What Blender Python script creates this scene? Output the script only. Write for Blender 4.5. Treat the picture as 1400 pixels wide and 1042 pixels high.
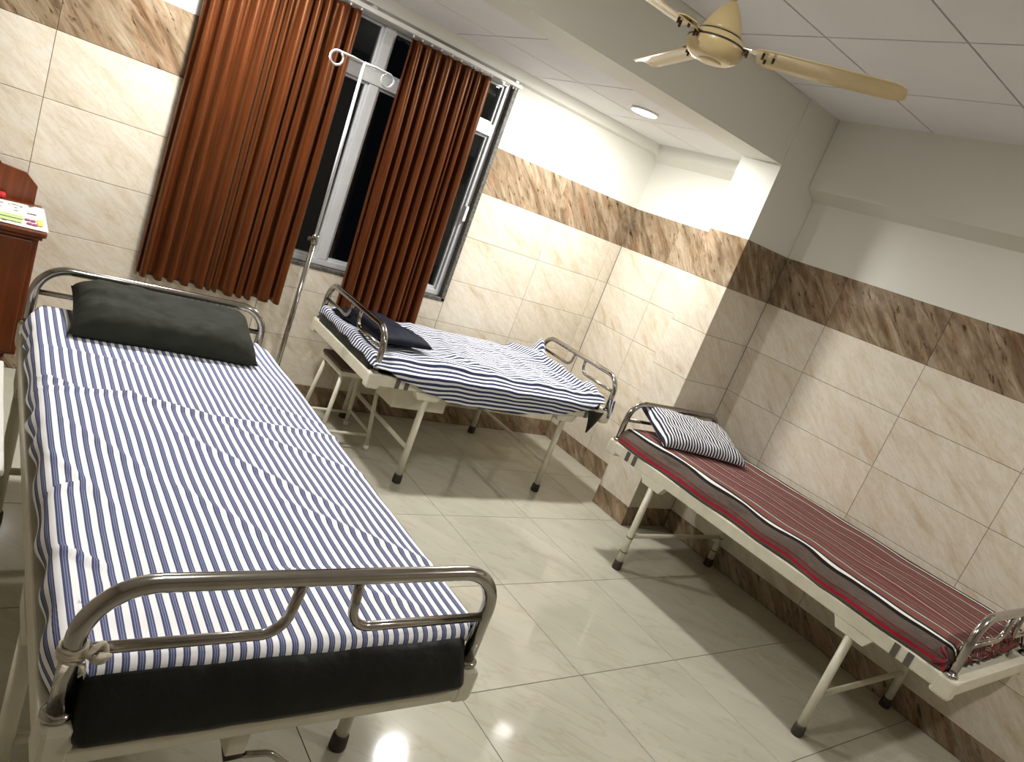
import bpy, bmesh, math, random
from mathutils import Vector, Matrix, noise
PI = math.pi
random.seed(7)
scn = bpy.context.scene
for o in list(bpy.data.objects):
    bpy.data.objects.remove(o)
COL = scn.collection

# ---------------------------------------------------------------- camera, world, exposure
cam_d = bpy.data.cameras.new('camera')
cam = bpy.data.objects.new('camera', cam_d)
COL.objects.link(cam)
RW = ((0.7695646898, -0.5333670129, 0.3511264982),
      (-0.1409763522, 0.3943909826, 0.9080646568),
      (-0.6228128582, -0.7483150288, 0.2283172384))     # right, up, back
m = Matrix([[RW[c][r] for c in range(3)] for r in range(3)]).to_4x4()
m.translation = (-3.87523, -4.01739, 1.62906)
cam.matrix_world = m
cam_d.sensor_fit = 'HORIZONTAL'
cam_d.sensor_width = 36.0
cam_d.lens = 36.0 * 976.2234 / 1400.0
cam_d.clip_start = 0.05
scn.camera = cam

world = bpy.data.worlds.new('night')
scn.world = world
world.use_nodes = True
wb = world.node_tree.nodes['Background']
wb.inputs[0].default_value = (0.35, 0.45, 0.6, 1)
wb.inputs[1].default_value = 0.004

vs = scn.view_settings
vs.view_transform = 'Standard'
vs.look = 'None'
vs.gamma = 1.0
vs.use_curve_mapping = False
vs.exposure = 0.60

LAMP_FAR = 545.0       # emission of the window-bay downlights
FILL_NEAR = 330.0      # emission of the added near-bay fill lights, shaped as downlights

# ---------------------------------------------------------------- materials
MATS = {}
def new_mat(name):
    ma = bpy.data.materials.new(name)
    ma.use_nodes = True
    nt = ma.node_tree
    bsdf = nt.nodes['Principled BSDF']
    MATS[name] = ma
    return ma, nt, bsdf
def N(nt, typ, **kw):
    n = nt.nodes.new(typ)
    for k, v in kw.items():
        setattr(n, k, v)
    return n
def L(nt, a, b):
    nt.links.new(a, b)
def ramp(nt, fac, stops, interp='LINEAR'):
    r = N(nt, 'ShaderNodeValToRGB')
    cr = r.color_ramp
    cr.interpolation = interp
    while len(cr.elements) > 1:
        cr.elements.remove(cr.elements[-1])
    cr.elements[0].position = stops[0][0]
    cr.elements[0].color = (*stops[0][1], 1)
    for p, c in stops[1:]:
        e = cr.elements.new(p)
        e.color = (*c, 1)
    if fac is not None:
        L(nt, fac, r.inputs[0])
    return r
def math_n(nt, op, a, b=None):
    n = N(nt, 'ShaderNodeMath', operation=op)
    for i, v in enumerate((a, b)):
        if v is None:
            continue
        if isinstance(v, (int, float)):
            n.inputs[i].default_value = v
        else:
            L(nt, v, n.inputs[i])
    return n.outputs[0]
def mixc(nt, fac, a, b, blend='MIX'):
    n = N(nt, 'ShaderNodeMix', data_type='RGBA', blend_type=blend)
    for sock, v in ((n.inputs[0], fac), (n.inputs[6], a), (n.inputs[7], b)):
        if isinstance(v, (int, float)):
            sock.default_value = v
        elif isinstance(v, tuple):
            sock.default_value = (*v, 1)
        else:
            L(nt, v, sock)
    return n.outputs[2]
def bump(nt, bsdf, height, strength=0.3, dist=0.01):
    b = N(nt, 'ShaderNodeBump')
    b.inputs['Strength'].default_value = strength
    b.inputs['Distance'].default_value = dist
    L(nt, height, b.inputs['Height'])
    L(nt, b.outputs[0], bsdf.inputs['Normal'])

def plain(name, col, rough=0.5, metal=0.0, var=0.06, nscale=6.0, bumps=0.0, bscale=60.0, spec=0.5, coat=0.0):
    ma, nt, b = new_mat(name)
    tc = N(nt, 'ShaderNodeTexCoord')
    no = N(nt, 'ShaderNodeTexNoise')
    no.inputs['Scale'].default_value = nscale
    no.inputs['Detail'].default_value = 5
    L(nt, tc.outputs['Object'], no.inputs['Vector'])
    lo = tuple(max(0, c * (1 - var)) for c in col)
    hi = tuple(min(1, c * (1 + var)) for c in col)
    r = ramp(nt, no.outputs[0], [(0.3, lo), (0.7, hi)])
    L(nt, r.outputs[0], b.inputs['Base Color'])
    b.inputs['Roughness'].default_value = rough
    b.inputs['Metallic'].default_value = metal
    b.inputs['Specular IOR Level'].default_value = spec
    b.inputs['Coat Weight'].default_value = coat
    if bumps:
        n2 = N(nt, 'ShaderNodeTexNoise')
        n2.inputs['Scale'].default_value = bscale
        n2.inputs['Detail'].default_value = 4
        L(nt, tc.outputs['Object'], n2.inputs['Vector'])
        bump(nt, b, n2.outputs[0], bumps, 0.01)
    return ma

def tile_coords(nt, ang, stretch, axis='Y'):
    """object coordinates of the tile, shifted at random per tile and turned so that x runs along the veins"""
    tc = N(nt, 'ShaderNodeTexCoord')
    oi = N(nt, 'ShaderNodeObjectInfo')
    sh = math_n(nt, 'MULTIPLY', oi.outputs['Random'], 37.0)
    cb = N(nt, 'ShaderNodeCombineXYZ')
    for i in range(3):
        L(nt, sh, cb.inputs[i])
    ad = N(nt, 'ShaderNodeVectorMath', operation='ADD')
    L(nt, tc.outputs['Object'], ad.inputs[0])
    L(nt, cb.outputs[0], ad.inputs[1])
    rt = N(nt, 'ShaderNodeVectorRotate')
    rt.rotation_type = axis + '_AXIS'
    rt.inputs['Angle'].default_value = ang
    L(nt, ad.outputs[0], rt.inputs['Vector'])
    sc = N(nt, 'ShaderNodeVectorMath', operation='MULTIPLY')
    L(nt, rt.outputs[0], sc.inputs[0])
    sc.inputs[1].default_value = stretch
    return sc.outputs[0], oi.outputs['Random']

def tex_noise(nt, vec, scale, detail=6, rough=0.55, dist=0.0):
    n = N(nt, 'ShaderNodeTexNoise')
    n.inputs['Scale'].default_value = scale
    n.inputs['Detail'].default_value = detail
    n.inputs['Roughness'].default_value = rough
    n.inputs['Distortion'].default_value = dist
    L(nt, vec, n.inputs['Vector'])
    return n.outputs[0]

def marble_cream():
    ma, nt, b = new_mat('cream_marble_tile')
    v, rnd = tile_coords(nt, -0.62, (1.0, 1.0, 4.5))
    n1 = tex_noise(nt, v, 3.2, 6, 0.55, 0.6)
    n2 = tex_noise(nt, v, 9.0, 8, 0.62, 0.4)
    base = ramp(nt, n1, [(0.26, (0.56, 0.47, 0.33)), (0.40, (0.68, 0.62, 0.51)), (0.58, (0.735, 0.69, 0.60)), (0.8, (0.68, 0.62, 0.52))])
    veins = ramp(nt, n2, [(0.40, (1, 1, 1)), (0.47, (0.90, 0.85, 0.79)), (0.485, (0.80, 0.72, 0.62)), (0.50, (0.95, 0.92, 0.87)), (0.60, (1, 1, 1))])
    col = mixc(nt, 0.6, base.outputs[0], veins.outputs[0], 'MULTIPLY')
    tone = ramp(nt, rnd, [(0.0, (0.95, 0.94, 0.92)), (1.0, (1.03, 1.02, 1.01))])
    col = mixc(nt, 1.0, col, tone.outputs[0], 'MULTIPLY')
    L(nt, col, b.inputs['Base Color'])
    b.inputs['Roughness'].default_value = 0.16
    b.inputs['Specular IOR Level'].default_value = 0.45
    return ma
def marble_brown():
    ma, nt, b = new_mat('brown_marble_tile')
    v, rnd = tile_coords(nt, -0.80, (1.0, 1.0, 5.0))
    n1 = tex_noise(nt, v, 4.0, 7, 0.6, 0.8)
    n2 = tex_noise(nt, v, 11.0, 8, 0.65, 0.5)
    n3 = tex_noise(nt, v, 3.0, 3, 0.5, 0.2)
    base = ramp(nt, n1, [(0.25, (0.10, 0.066, 0.038)), (0.42, (0.21, 0.150, 0.092)), (0.55, (0.31, 0.235, 0.155)), (0.72, (0.45, 0.375, 0.275))])
    red = ramp(nt, n3, [(0.55, (1, 1, 1)), (0.68, (0.95, 0.80, 0.72))])
    ve = ramp(nt, n2, [(0.34, (0.25, 0.20, 0.16)), (0.40, (0.85, 0.82, 0.78)), (0.45, (1, 1, 1)), (0.60, (1, 1, 1)), (0.66, (1.35, 1.3, 1.2))])
    col = mixc(nt, 1.0, base.outputs[0], red.outputs[0], 'MULTIPLY')
    col = mixc(nt, 1.0, col, ve.outputs[0], 'MULTIPLY')
    L(nt, col, b.inputs['Base Color'])
    b.inputs['Roughness'].default_value = 0.10
    return ma
def floor_mat():
    ma, nt, b = new_mat('polished_floor_tile')
    v, rnd = tile_coords(nt, 0.9, (1.0, 3.2, 1.0), 'Z')
    n1 = tex_noise(nt, v, 2.2, 5, 0.5, 0.5)
    n2 = tex_noise(nt, v, 2.4, 6, 0.5, 0.8)
    base = ramp(nt, n1, [(0.3, (0.40, 0.385, 0.310)), (0.7, (0.46, 0.44, 0.360))])
    ve = ramp(nt, n2, [(0.475, (1, 1, 1)), (0.50, (0.88, 0.83, 0.77)), (0.525, (1, 1, 1))])
    col = mixc(nt, 0.6, base.outputs[0], ve.outputs[0], 'MULTIPLY')
    L(nt, col, b.inputs['Base Color'])
    b.inputs['Roughness'].default_value = 0.07
    b.inputs['Specular IOR Level'].default_value = 0.5
    return ma
def uv_split(nt):
    uv = N(nt, 'ShaderNodeUVMap')
    uv.uv_map = 'UVMap'
    sp = N(nt, 'ShaderNodeSeparateXYZ')
    L(nt, uv.outputs[0], sp.inputs[0])
    return uv.outputs[0], sp.outputs[0], sp.outputs[1]
def weave(nt, b, uv, strength=0.15):
    n = N(nt, 'ShaderNodeTexNoise')
    n.inputs['Scale'].default_value = 900
    n.inputs['Detail'].default_value = 2
    L(nt, uv, n.inputs['Vector'])
    bump(nt, b, n.outputs[0], strength, 0.002)
def stripes(name, pitch, white, dark, core, wfrac, along='u', rough=0.85):
    ma, nt, b = new_mat(name)
    uv, u, v = uv_split(nt)
    c = u if along == 'u' else v
    f = math_n(nt, 'FRACT', math_n(nt, 'DIVIDE', c, pitch))
    w = wfrac
    d = (1 - w)
    r = ramp(nt, f, [(0.0, white), (w * 0.96, dark), (w + d * 0.26, core), (w + d * 0.42, dark), (w + d * 0.56, core), (w + d * 0.76, dark), (0.985, white)], 'CONSTANT')
    L(nt, r.outputs[0], b.inputs['Base Color'])
    b.inputs['Roughness'].default_value = rough
    b.inputs['Specular IOR Level'].default_value = 0.2
    weave(nt, b, uv)
    return ma
def blanket_mat():
    ma, nt, b = new_mat('striped_blanket')
    uv, u, v = uv_split(nt)          # u: metres from the hem on the open side
    g = (0.125, 0.097, 0.080); gp = (0.155, 0.098, 0.080); rd = (0.40, 0.018, 0.040); bk = (0.012, 0.012, 0.013); wh = (0.80, 0.78, 0.72)
    rd2 = (0.19, 0.022, 0.032)
    W = 0.24
    u = math_n(nt, 'MINIMUM', u, math_n(nt, 'SUBTRACT', 0.955, u))
    s = math_n(nt, 'DIVIDE', u, W)
    edge = ramp(nt, s, [(0.0, g), (0.06, rd), (0.12, g), (0.17, rd2), (0.19, g), (0.36, bk), (0.42, wh), (0.475, bk), (0.53, g), (0.63, rd), (0.68, gp), (0.80, bk), (0.82, wh), (0.845, bk), (0.87, gp), (0.95, rd2)], 'CONSTANT')
    f = math_n(nt, 'FRACT', math_n(nt, 'DIVIDE', u, 0.098))
    body = ramp(nt, f, [(0.0, gp), (0.12, rd2), (0.24, g), (0.30, rd2), (0.38, bk), (0.42, wh), (0.46, bk), (0.49, gp), (0.56, rd2), (0.64, g), (0.70, rd2), (0.77, bk), (0.80, (0.40, 0.37, 0.27)), (0.83, bk), (0.85, gp), (0.90, rd2), (0.96, g)], 'CONSTANT')
    isb = math_n(nt, 'GREATER_THAN', u, W)
    col = mixc(nt, isb, edge.outputs[0], body.outputs[0])
    # woven dashes: the red yarns come and go along the length
    cb = N(nt, 'ShaderNodeCombineXYZ')
    L(nt, math_n(nt, 'MULTIPLY', u, 260.0), cb.inputs[0])
    L(nt, math_n(nt, 'MULTIPLY', v, 26.0), cb.inputs[1])
    nn = N(nt, 'ShaderNodeTexNoise')
    nn.inputs['Scale'].default_value = 1.0
    L(nt, cb.outputs[0], nn.inputs['Vector'])
    k = ramp(nt, nn.outputs[0], [(0.4, (0.86, 0.85, 0.85)), (0.62, (1.1, 1.08, 1.06))])
    col = mixc(nt, 1.0, col, k.outputs[0], 'MULTIPLY')
    L(nt, col, b.inputs['Base Color'])
    b.inputs['Roughness'].default_value = 0.9
    b.inputs['Specular IOR Level'].default_value = 0.15
    weave(nt, b, uv, 0.3)
    return ma
def curtain_mat():
    ma, nt, b = new_mat('rust_satin')
    uv, u, v = uv_split(nt)
    sc = N(nt, 'ShaderNodeVectorMath', operation='MULTIPLY')
    L(nt, uv, sc.inputs[0])
    sc.inputs[1].default_value = (60, 3, 1)
    n1 = tex_noise(nt, sc.outputs[0], 1.0, 4, 0.6, 0.3)
    r = ramp(nt, n1, [(0.3, (0.042, 0.0095, 0.0024)), (0.7, (0.095, 0.023, 0.005))])
    L(nt, r.outputs[0], b.inputs['Base Color'])
    b.inputs['Roughness'].default_value = 0.40
    b.inputs['Specular Tint'].default_value = (1.0, 0.55, 0.30, 1)
    b.inputs['Sheen Weight'].default_value = 0.10
    b.inputs['Sheen Tint'].default_value = (1, 0.45, 0.2, 1)
    bump(nt, b, n1, 0.25, 0.003)
    return ma
def wood_mat():
    ma, nt, b = new_mat('mahogany_wood')
    tc = N(nt, 'ShaderNodeTexCoord')
    sc = N(nt, 'ShaderNodeVectorMath', operation='MULTIPLY')
    L(nt, tc.outputs['Object'], sc.inputs[0])
    sc.inputs[1].default_value = (14, 14, 1.4)
    n1 = tex_noise(nt, sc.outputs[0], 2.0, 6, 0.6, 1.0)
    r = ramp(nt, n1, [(0.3, (0.10, 0.020, 0.005)), (0.7, (0.19, 0.046, 0.010))])
    L(nt, r.outputs[0], b.inputs['Base Color'])
    b.inputs['Roughness'].default_value = 0.32
    return ma
def emit_mat(name, col, strength):
    ma, nt, b = new_mat(name)
    b.inputs['Base Color'].default_value = (0.9, 0.9, 0.9, 1)
    b.inputs['Emission Color'].default_value = (*col, 1)
    b.inputs['Emission Strength'].default_value = strength
    return ma
def glass_mat():
    ma, nt, b = new_mat('window_glass')
    nt.nodes.remove(b)
    out = nt.nodes['Material Output']
    tr = N(nt, 'ShaderNodeBsdfTransparent'); tr.inputs[0].default_value = (0.75, 0.8, 0.8, 1)
    gl = N(nt, 'ShaderNodeBsdfGlossy'); gl.inputs['Roughness'].default_value = 0.0
    fr = N(nt, 'ShaderNodeFresnel'); fr.inputs[0].default_value = 1.45
    mx = N(nt, 'ShaderNodeMixShader')
    L(nt, fr.outputs[0], mx.inputs[0]); L(nt, tr.outputs[0], mx.inputs[1]); L(nt, gl.outputs[0], mx.inputs[2])
    L(nt, mx.outputs[0], out.inputs['Surface'])
    return ma

marble_cream(); marble_brown(); floor_mat(); blanket_mat(); curtain_mat(); wood_mat(); glass_mat()
stripes('blue_stripe_sheet', 0.0250, (0.84, 0.84, 0.84), (0.060, 0.068, 0.150), (0.20, 0.225, 0.34), 0.50)
stripes('navy_stripe_sheet', 0.0260, (0.74, 0.76, 0.80), (0.022, 0.028, 0.075), (0.045, 0.055, 0.12), 0.48)
stripes('navy_stripe_pillow', 0.0200, (0.74, 0.74, 0.76), (0.016, 0.018, 0.035), (0.03, 0.033, 0.06), 0.48)
plain('wall_paint', (0.74, 0.735, 0.665), 0.55, var=0.015, nscale=2.0, bumps=0.03, bscale=90)
plain('fill_cut_tan', (0.36, 0.31, 0.25), 0.6, var=0.03, nscale=2.0)  # dark tone for the unseen walls, chosen to cut fill light
plain('grout', (0.20, 0.165, 0.12), 0.9, var=0.2, nscale=30)
plain('floor_grout', (0.11, 0.095, 0.07), 0.9, var=0.2, nscale=30)
plain('ceiling_board', (0.80, 0.805, 0.815), 0.8, var=0.02, nscale=3.0, bumps=0.05, bscale=200)
plain('ceiling_gap', (0.03, 0.03, 0.03), 0.9)
plain('steel', (0.40, 0.38, 0.35), 0.15, metal=1.0, var=0.08, nscale=20)
plain('bed_enamel', (0.66, 0.63, 0.51), 0.38, var=0.07, nscale=14, bumps=0.03, bscale=40)
plain('rubber', (0.035, 0.026, 0.020), 0.6)
plain('black_rexine', (0.008, 0.0105, 0.008), 0.42, var=0.3, nscale=8, bumps=0.6, bscale=12, spec=0.28)
plain('olive_fabric', (0.022, 0.024, 0.017), 0.8, var=0.2, nscale=12, bumps=0.25, bscale=22, spec=0.2)
plain('navy_fabric', (0.0045, 0.006, 0.016), 0.7, var=0.25, nscale=12, bumps=0.25, bscale=22, spec=0.25)
plain('aluminium', (0.62, 0.63, 0.64), 0.4, metal=0.35, var=0.05)
plain('granite', (0.10, 0.095, 0.08), 0.5, var=0.7, nscale=90)
plain('fan_cream', (0.66, 0.52, 0.27), 0.3, var=0.05, nscale=10, coat=0.3)
plain('fan_dark', (0.06, 0.04, 0.025), 0.4)
plain('white_plastic', (0.74, 0.73, 0.69), 0.4, var=0.03)
plain('cloth_white', (0.62, 0.57, 0.46), 0.9, var=0.12, nscale=40, bumps=0.3, bscale=90)
plain('stool_top', (0.10, 0.060, 0.042), 0.5, var=0.2)
plain('newsprint', (0.76, 0.75, 0.69), 0.8, var=0.05, nscale=30)
plain('ink_black', (0.03, 0.03, 0.04), 0.8)
plain('ink_magenta', (0.30, 0.06, 0.14), 0.8)
plain('ink_green', (0.42, 0.52, 0.22), 0.8)
plain('ink_yellow', (0.75, 0.66, 0.10), 0.8)
plain('red_plastic', (0.55, 0.03, 0.03), 0.4)
plain('clip_grey', (0.10, 0.09, 0.075), 0.5)
plain('dark_paint', (0.05, 0.05, 0.05), 0.7)
emit_mat('lamp_far', (1.0, 0.98, 0.95), LAMP_FAR)
emit_mat('fill_near', (1.0, 0.97, 0.92), FILL_NEAR)  # glow of the added fill lights

# ---------------------------------------------------------------- mesh helpers
class MB:
    def __init__(s):
        s.v = []; s.f = []; s.uv = {}; s.smooth = []
    def add(s, verts, faces, smooth=False):
        o = len(s.v)
        s.v += [tuple(p) for p in verts]
        for f in faces:
            s.f.append(tuple(i + o for i in f))
            s.smooth.append(smooth)
    def box(s, x0, x1, y0, y1, z0, z1):
        v = [(x, y, z) for z in (z0, z1) for y in (y0, y1) for x in (x0, x1)]
        s.add(v, [(0, 2, 3, 1), (4, 5, 7, 6), (0, 1, 5, 4), (2, 6, 7, 3), (0, 4, 6, 2), (1, 3, 7, 5)])
        return s
    def cbox(s, x0, x1, y0, y1, z0, z1, c=0.004):
        """box with chamfered edges"""
        bm = bmesh.new()
        bmesh.ops.create_cube(bm, size=1.0)
        for w in bm.verts:
            w.co = Vector(((x0 + x1) / 2 + w.co.x * (x1 - x0), (y0 + y1) / 2 + w.co.y * (y1 - y0), (z0 + z1) / 2 + w.co.z * (z1 - z0)))
        bmesh.ops.bevel(bm, geom=bm.edges[:], offset=c, segments=2, profile=0.5, affect='EDGES')
        s.from_bm(bm, False)
        return s
    def from_bm(s, bm, smooth):
        bm.verts.index_update()
        s.add([w.co[:] for w in bm.verts], [[w.index for w in f.verts] for f in bm.faces], smooth)
        bm.free()
    def prism(s, pts, axis, a, b):
        """polygon pts (2D) extruded along axis from a to b"""
        def P(p, t):
            return {'x': (t, p[0], p[1]), 'y': (p[0], t, p[1]), 'z': (p[0], p[1], t)}[axis]
        n = len(pts)
        v = [P(p, a) for p in pts] + [P(p, b) for p in pts]
        f = [tuple(range(n)), tuple(range(2 * n - 1, n - 1, -1))]
        f += [(i, i + n, (i + 1) % n + n, (i + 1) % n) for i in range(n)]
        s.add(v, f)
        return s
    def tube(s, path, r, seg=12, cap=True, closed=False):
        P = [Vector(p) for p in path]
        n = len(P)
        rs = r if isinstance(r, (list, tuple)) else [r] * n
        T = []
        for i in range(n):
            a = P[(i - 1) % n] if (closed or i > 0) else P[i]
            b = P[(i + 1) % n] if (closed or i < n - 1) else P[i]
            T.append((b - a).normalized())
        up = Vector((0, 0, 1)) if abs(T[0].z) < 0.9 else Vector((1, 0, 0))
        nrm = (up - T[0] * up.dot(T[0])).normalized()
        vs_ = []
        for i in range(n):
            nrm = (nrm - T[i] * nrm.dot(T[i])).normalized()
            bi = T[i].cross(nrm)
            for k in range(seg):
                a = 2 * PI * k / seg
                vs_.append(P[i] + (nrm * math.cos(a) + bi * math.sin(a)) * rs[i])
        fs = []
        for i in range(n if closed else n - 1):
            j = (i + 1) % n
            for k in range(seg):
                k2 = (k + 1) % seg
                fs.append((i * seg + k, i * seg + k2, j * seg + k2, j * seg + k))
        o = len(s.v)
        s.add(vs_, fs, True)
        if cap and not closed:
            s.f.append(tuple(o + k for k in range(seg - 1, -1, -1))); s.smooth.append(False)
            s.f.append(tuple(o + (n - 1) * seg + k for k in range(seg))); s.smooth.append(False)
        return s
    def lathe(s, prof, cx=0, cy=0, seg=32):
        vs_ = []
        for (r, z) in prof:
            for k in range(seg):
                a = 2 * PI * k / seg
                vs_.append((cx + r * math.cos(a), cy + r * math.sin(a), z))
        fs = []
        for i in range(len(prof) - 1):
            for k in range(seg):
                k2 = (k + 1) % seg
                fs.append((i * seg + k, i * seg + k2, (i + 1) * seg + k2, (i + 1) * seg + k))
        o = len(s.v)
        s.add(vs_, fs, True)
        s.f.append(tuple(o + k for k in range(seg - 1, -1, -1))); s.smooth.append(False)
        s.f.append(tuple(o + (len(prof) - 1) * seg + k for k in range(seg))); s.smooth.append(False)
        return s
    def grid(s, nu, nv, fn):
        """fn(i, j) -> (point, uv)"""
        o = len(s.v)
        for j in range(nv + 1):
            for i in range(nu + 1):
                p, uv = fn(i, j)
                s.uv[len(s.v)] = uv
                s.v.append(tuple(p))
        for j in range(nv):
            for i in range(nu):
                a = o + j * (nu + 1) + i
                s.f.append((a, a + 1, a + nu + 2, a + nu + 1)); s.smooth.append(True)
        return s
    def mesh(s, name):
        me = bpy.data.meshes.new(name)
        me.from_pydata(s.v, [], s.f)
        me.polygons.foreach_set('use_smooth', s.smooth)
        if s.uv:
            ul = me.uv_layers.new(name='UVMap')
            for lp in me.loops:
                ul.data[lp.index].uv = s.uv.get(lp.vertex_index, (0, 0))
        else:
            bm = bmesh.new(); bm.from_mesh(me)
            bmesh.ops.recalc_face_normals(bm, faces=bm.faces[:])
            bm.to_mesh(me); bm.free()
        me.update()
        return me

def link(name, me, mat, parent=None, loc=None, rot=None):
    o = bpy.data.objects.new(name, me)
    COL.objects.link(o)
    if mat is not None and me is not None and not me.materials:
        me.materials.append(MATS[mat])
    o.parent = parent
    if loc is not None:
        o.location = loc
    if rot is not None:
        o.rotation_euler = rot
    return o
def obj(name, mb, mat, parent=None, loc=None, rot=None):
    return link(name, mb.mesh(name), mat, parent, loc, rot)
def tag(o, label, cat, group=None):
    o['label'] = label
    o['category'] = cat
    if group:
        o['group'] = group
    return o
def thing(name, label, cat, loc=(0, 0, 0), rotz=0.0, group=None):
    o = bpy.data.objects.new(name, None)
    COL.objects.link(o)
    o.empty_display_size = 0.1
    o.location = loc
    o.rotation_euler = (0, 0, rotz)
    return tag(o, label, cat, group)
def struct(name, mb, mat, label=None):
    o = obj(name, mb, mat)
    o['kind'] = 'structure'
    if label:
        o['label'] = label
    return o
def solid(o, t, off=0.0):
    md = o.modifiers.new('thickness', 'SOLIDIFY')
    md.thickness = t
    md.offset = off
    return o
def arc_path(pts, radii, seg=8):
    """polyline with rounded corners"""
    P = [Vector(p) for p in pts]
    out = [P[0]]
    for i in range(1, len(P) - 1):
        r = radii[i - 1]
        d1 = (P[i - 1] - P[i]).normalized(); d2 = (P[i + 1] - P[i]).normalized()
        ang = d1.angle(d2)
        t = r / math.tan(ang / 2)
        a = P[i] + d1 * t; b = P[i] + d2 * t
        c = P[i] + (d1 + d2).normalized() * (r / math.sin(ang / 2))
        va = a - c; vb = b - c
        tot = va.angle(vb)
        for k in range(seg + 1):
            f = k / seg
            out.append(c + (va * math.sin((1 - f) * tot) + vb * math.sin(f * tot)) / math.sin(tot))
    out.append(P[-1])
    return out

# ---------------------------------------------------------------- room measures (metres)
ZS, H, ZB = 0.1305, 0.2964, 1.6124          # skirting top, tile course, band foot
ZT = ZB + H                                 # band top 1.909
COURSES = [(0.0, ZS, 's')] + [(ZS + i * H, ZS + (i + 1) * H, 't') for i in range(5)] + [(ZB, ZT, 'b')]
XL, YF = -5.2, -5.6                         # unseen left and front walls
CX, C0, C1 = -0.3835, -1.0505, -1.3467      # pillar left face, back and front
XR = 0.0433                                 # near right wall
ZFAR, ZNEAR, ZBEAM = 2.38, 2.72, 2.35
WX0, WX1, WZ0, WZ1 = -3.10, -1.335, 0.862, 2.30     # window opening
TD = 0.008                                  # tile thickness

_tile_cache = {}
def tile_mesh(w, h, kind):
    key = (round(w, 4), round(h, 4), kind)
    if key not in _tile_cache:
        g, c = 0.0012, 0.0012
        a, b = w / 2 - g, h / 2 - g
        mb = MB()
        v = [(-a, TD, -b), (a, TD, -b), (a, TD, b), (-a, TD, b),
             (-a, c, -b), (a, c, -b), (a, c, b), (-a, c, b),
             (-a + c, 0, -b + c), (a - c, 0, -b + c), (a - c, 0, b - c), (-a + c, 0, b - c)]
        f = [(0, 1, 5, 4), (1, 2, 6, 5), (2, 3, 7, 6), (3, 0, 4, 7), (4, 5, 9, 8), (5, 6, 10, 9), (6, 7, 11, 10), (7, 4, 8, 11), (8, 9, 10, 11)]
        mb.add(v, f)
        _tile_cache[key] = mb.mesh('tile')
    return _tile_cache[key]
TK = {'s': ('skirting_tile', 'brown_marble_tile'), 't': ('wall_tile', 'cream_marble_tile'), 'b': ('band_tile', 'brown_marble_tile')}
def lay(parent, joints, place, rotz, z0=0.0, z1=ZT):
    """tiles between successive joints; place(u) -> world xy of a point on the tile face; local +x runs along u"""
    for (za, zb, k) in COURSES:
        a, b = max(za, z0), min(zb, z1)
        if b - a < 0.02:
            continue
        for u0, u1 in zip(joints[:-1], joints[1:]):
            nm, mt = TK[k]
            x, y = place((u0 + u1) / 2)
            link(nm, tile_mesh(u1 - u0, b - a, k), mt, parent, (x, y, (a + b) / 2), (0, 0, rotz))
def joints(a, b, org, w=0.6023):
    k = math.ceil((a - org) / w)
    out = [a]
    while org + k * w < b - 1e-6:
        if org + k * w - out[-1] > 0.02:
            out.append(org + k * w)
        k += 1
    if b - out[-1] < 0.02:
        out.pop()
    out.append(b)
    return out

# ---- floor
mb = MB(); mb.box(XL - 0.1, 0.3, YF - 0.1, 0.3, -0.06, -0.003)
floor = struct('floor', mb, 'floor_grout', 'polished cream stone tile floor')
_fc = {}
def floor_tile(w, d):
    key = (round(w, 4), round(d, 4))
    if key not in _fc:
        a, b, c = w / 2 - 0.0013, d / 2 - 0.0013, 0.001
        mb = MB()
        v = [(-a, -b, -0.008), (a, -b, -0.008), (a, b, -0.008), (-a, b, -0.008), (-a, -b, -c), (a, -b, -c), (a, b, -c), (-a, b, -c),
             (-a + c, -b + c, 0), (a - c, -b + c, 0), (a - c, b - c, 0), (-a + c, b - c, 0)]
        f = [(0, 1, 5, 4), (1, 2, 6, 5), (2, 3, 7, 6), (3, 0, 4, 7), (4, 5, 9, 8), (5, 6, 10, 9), (6, 7, 11, 10), (7, 4, 8, 11), (8, 9, 10, 11)]
        mb.add(v, f)
        _fc[key] = mb.mesh('floor_tile')
    return _fc[key]
fx = joints(XL, XR, -1.7115, 0.5991); fy = joints(YF, 0.0, -1.2883, 0.5991)
for x0, x1 in zip(fx[:-1], fx[1:]):
    for y0, y1 in zip(fy[:-1], fy[1:]):
        link('floor_tile', floor_tile(x1 - x0, y1 - y0), 'polished_floor_tile', floor, ((x0 + x1) / 2, (y0 + y1) / 2, 0))

# ---- window wall
SB = 0.0025                                   # grout bed behind the tile face
mb = MB()
WT = 0.20
mb.box(XL, WX0, SB, WT, 0, ZT - 0.002); mb.box(WX1, 0.2, SB, WT, 0, ZT - 0.002)
mb.box(WX0, WX1, SB, WT, 0, WZ0)
wall_back = struct('wall_back', mb, 'grout', 'cream marble tiled window wall with brown band')
mb = MB()
mb.box(XL, WX0, 0.004, WT, ZT - 0.002, 2.9); mb.box(WX1, 0.2, 0.004, WT, ZT - 0.002, 2.9); mb.box(WX0, WX1, 0.004, WT, WZ1, 2.9)
obj('painted_upper_wall', mb, 'wall_paint', wall_back)
pl = lambda u: (u, 0.0)
lay(wall_back, joints(XL, WX0, -3.679), pl, 0)
lay(wall_back, joints(WX0, WX1, -0.7114), pl, 0, 0, WZ0)
lay(wall_back, [WX1] + [-0.7114, -0.1091, -0.0015], pl, 0)

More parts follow.
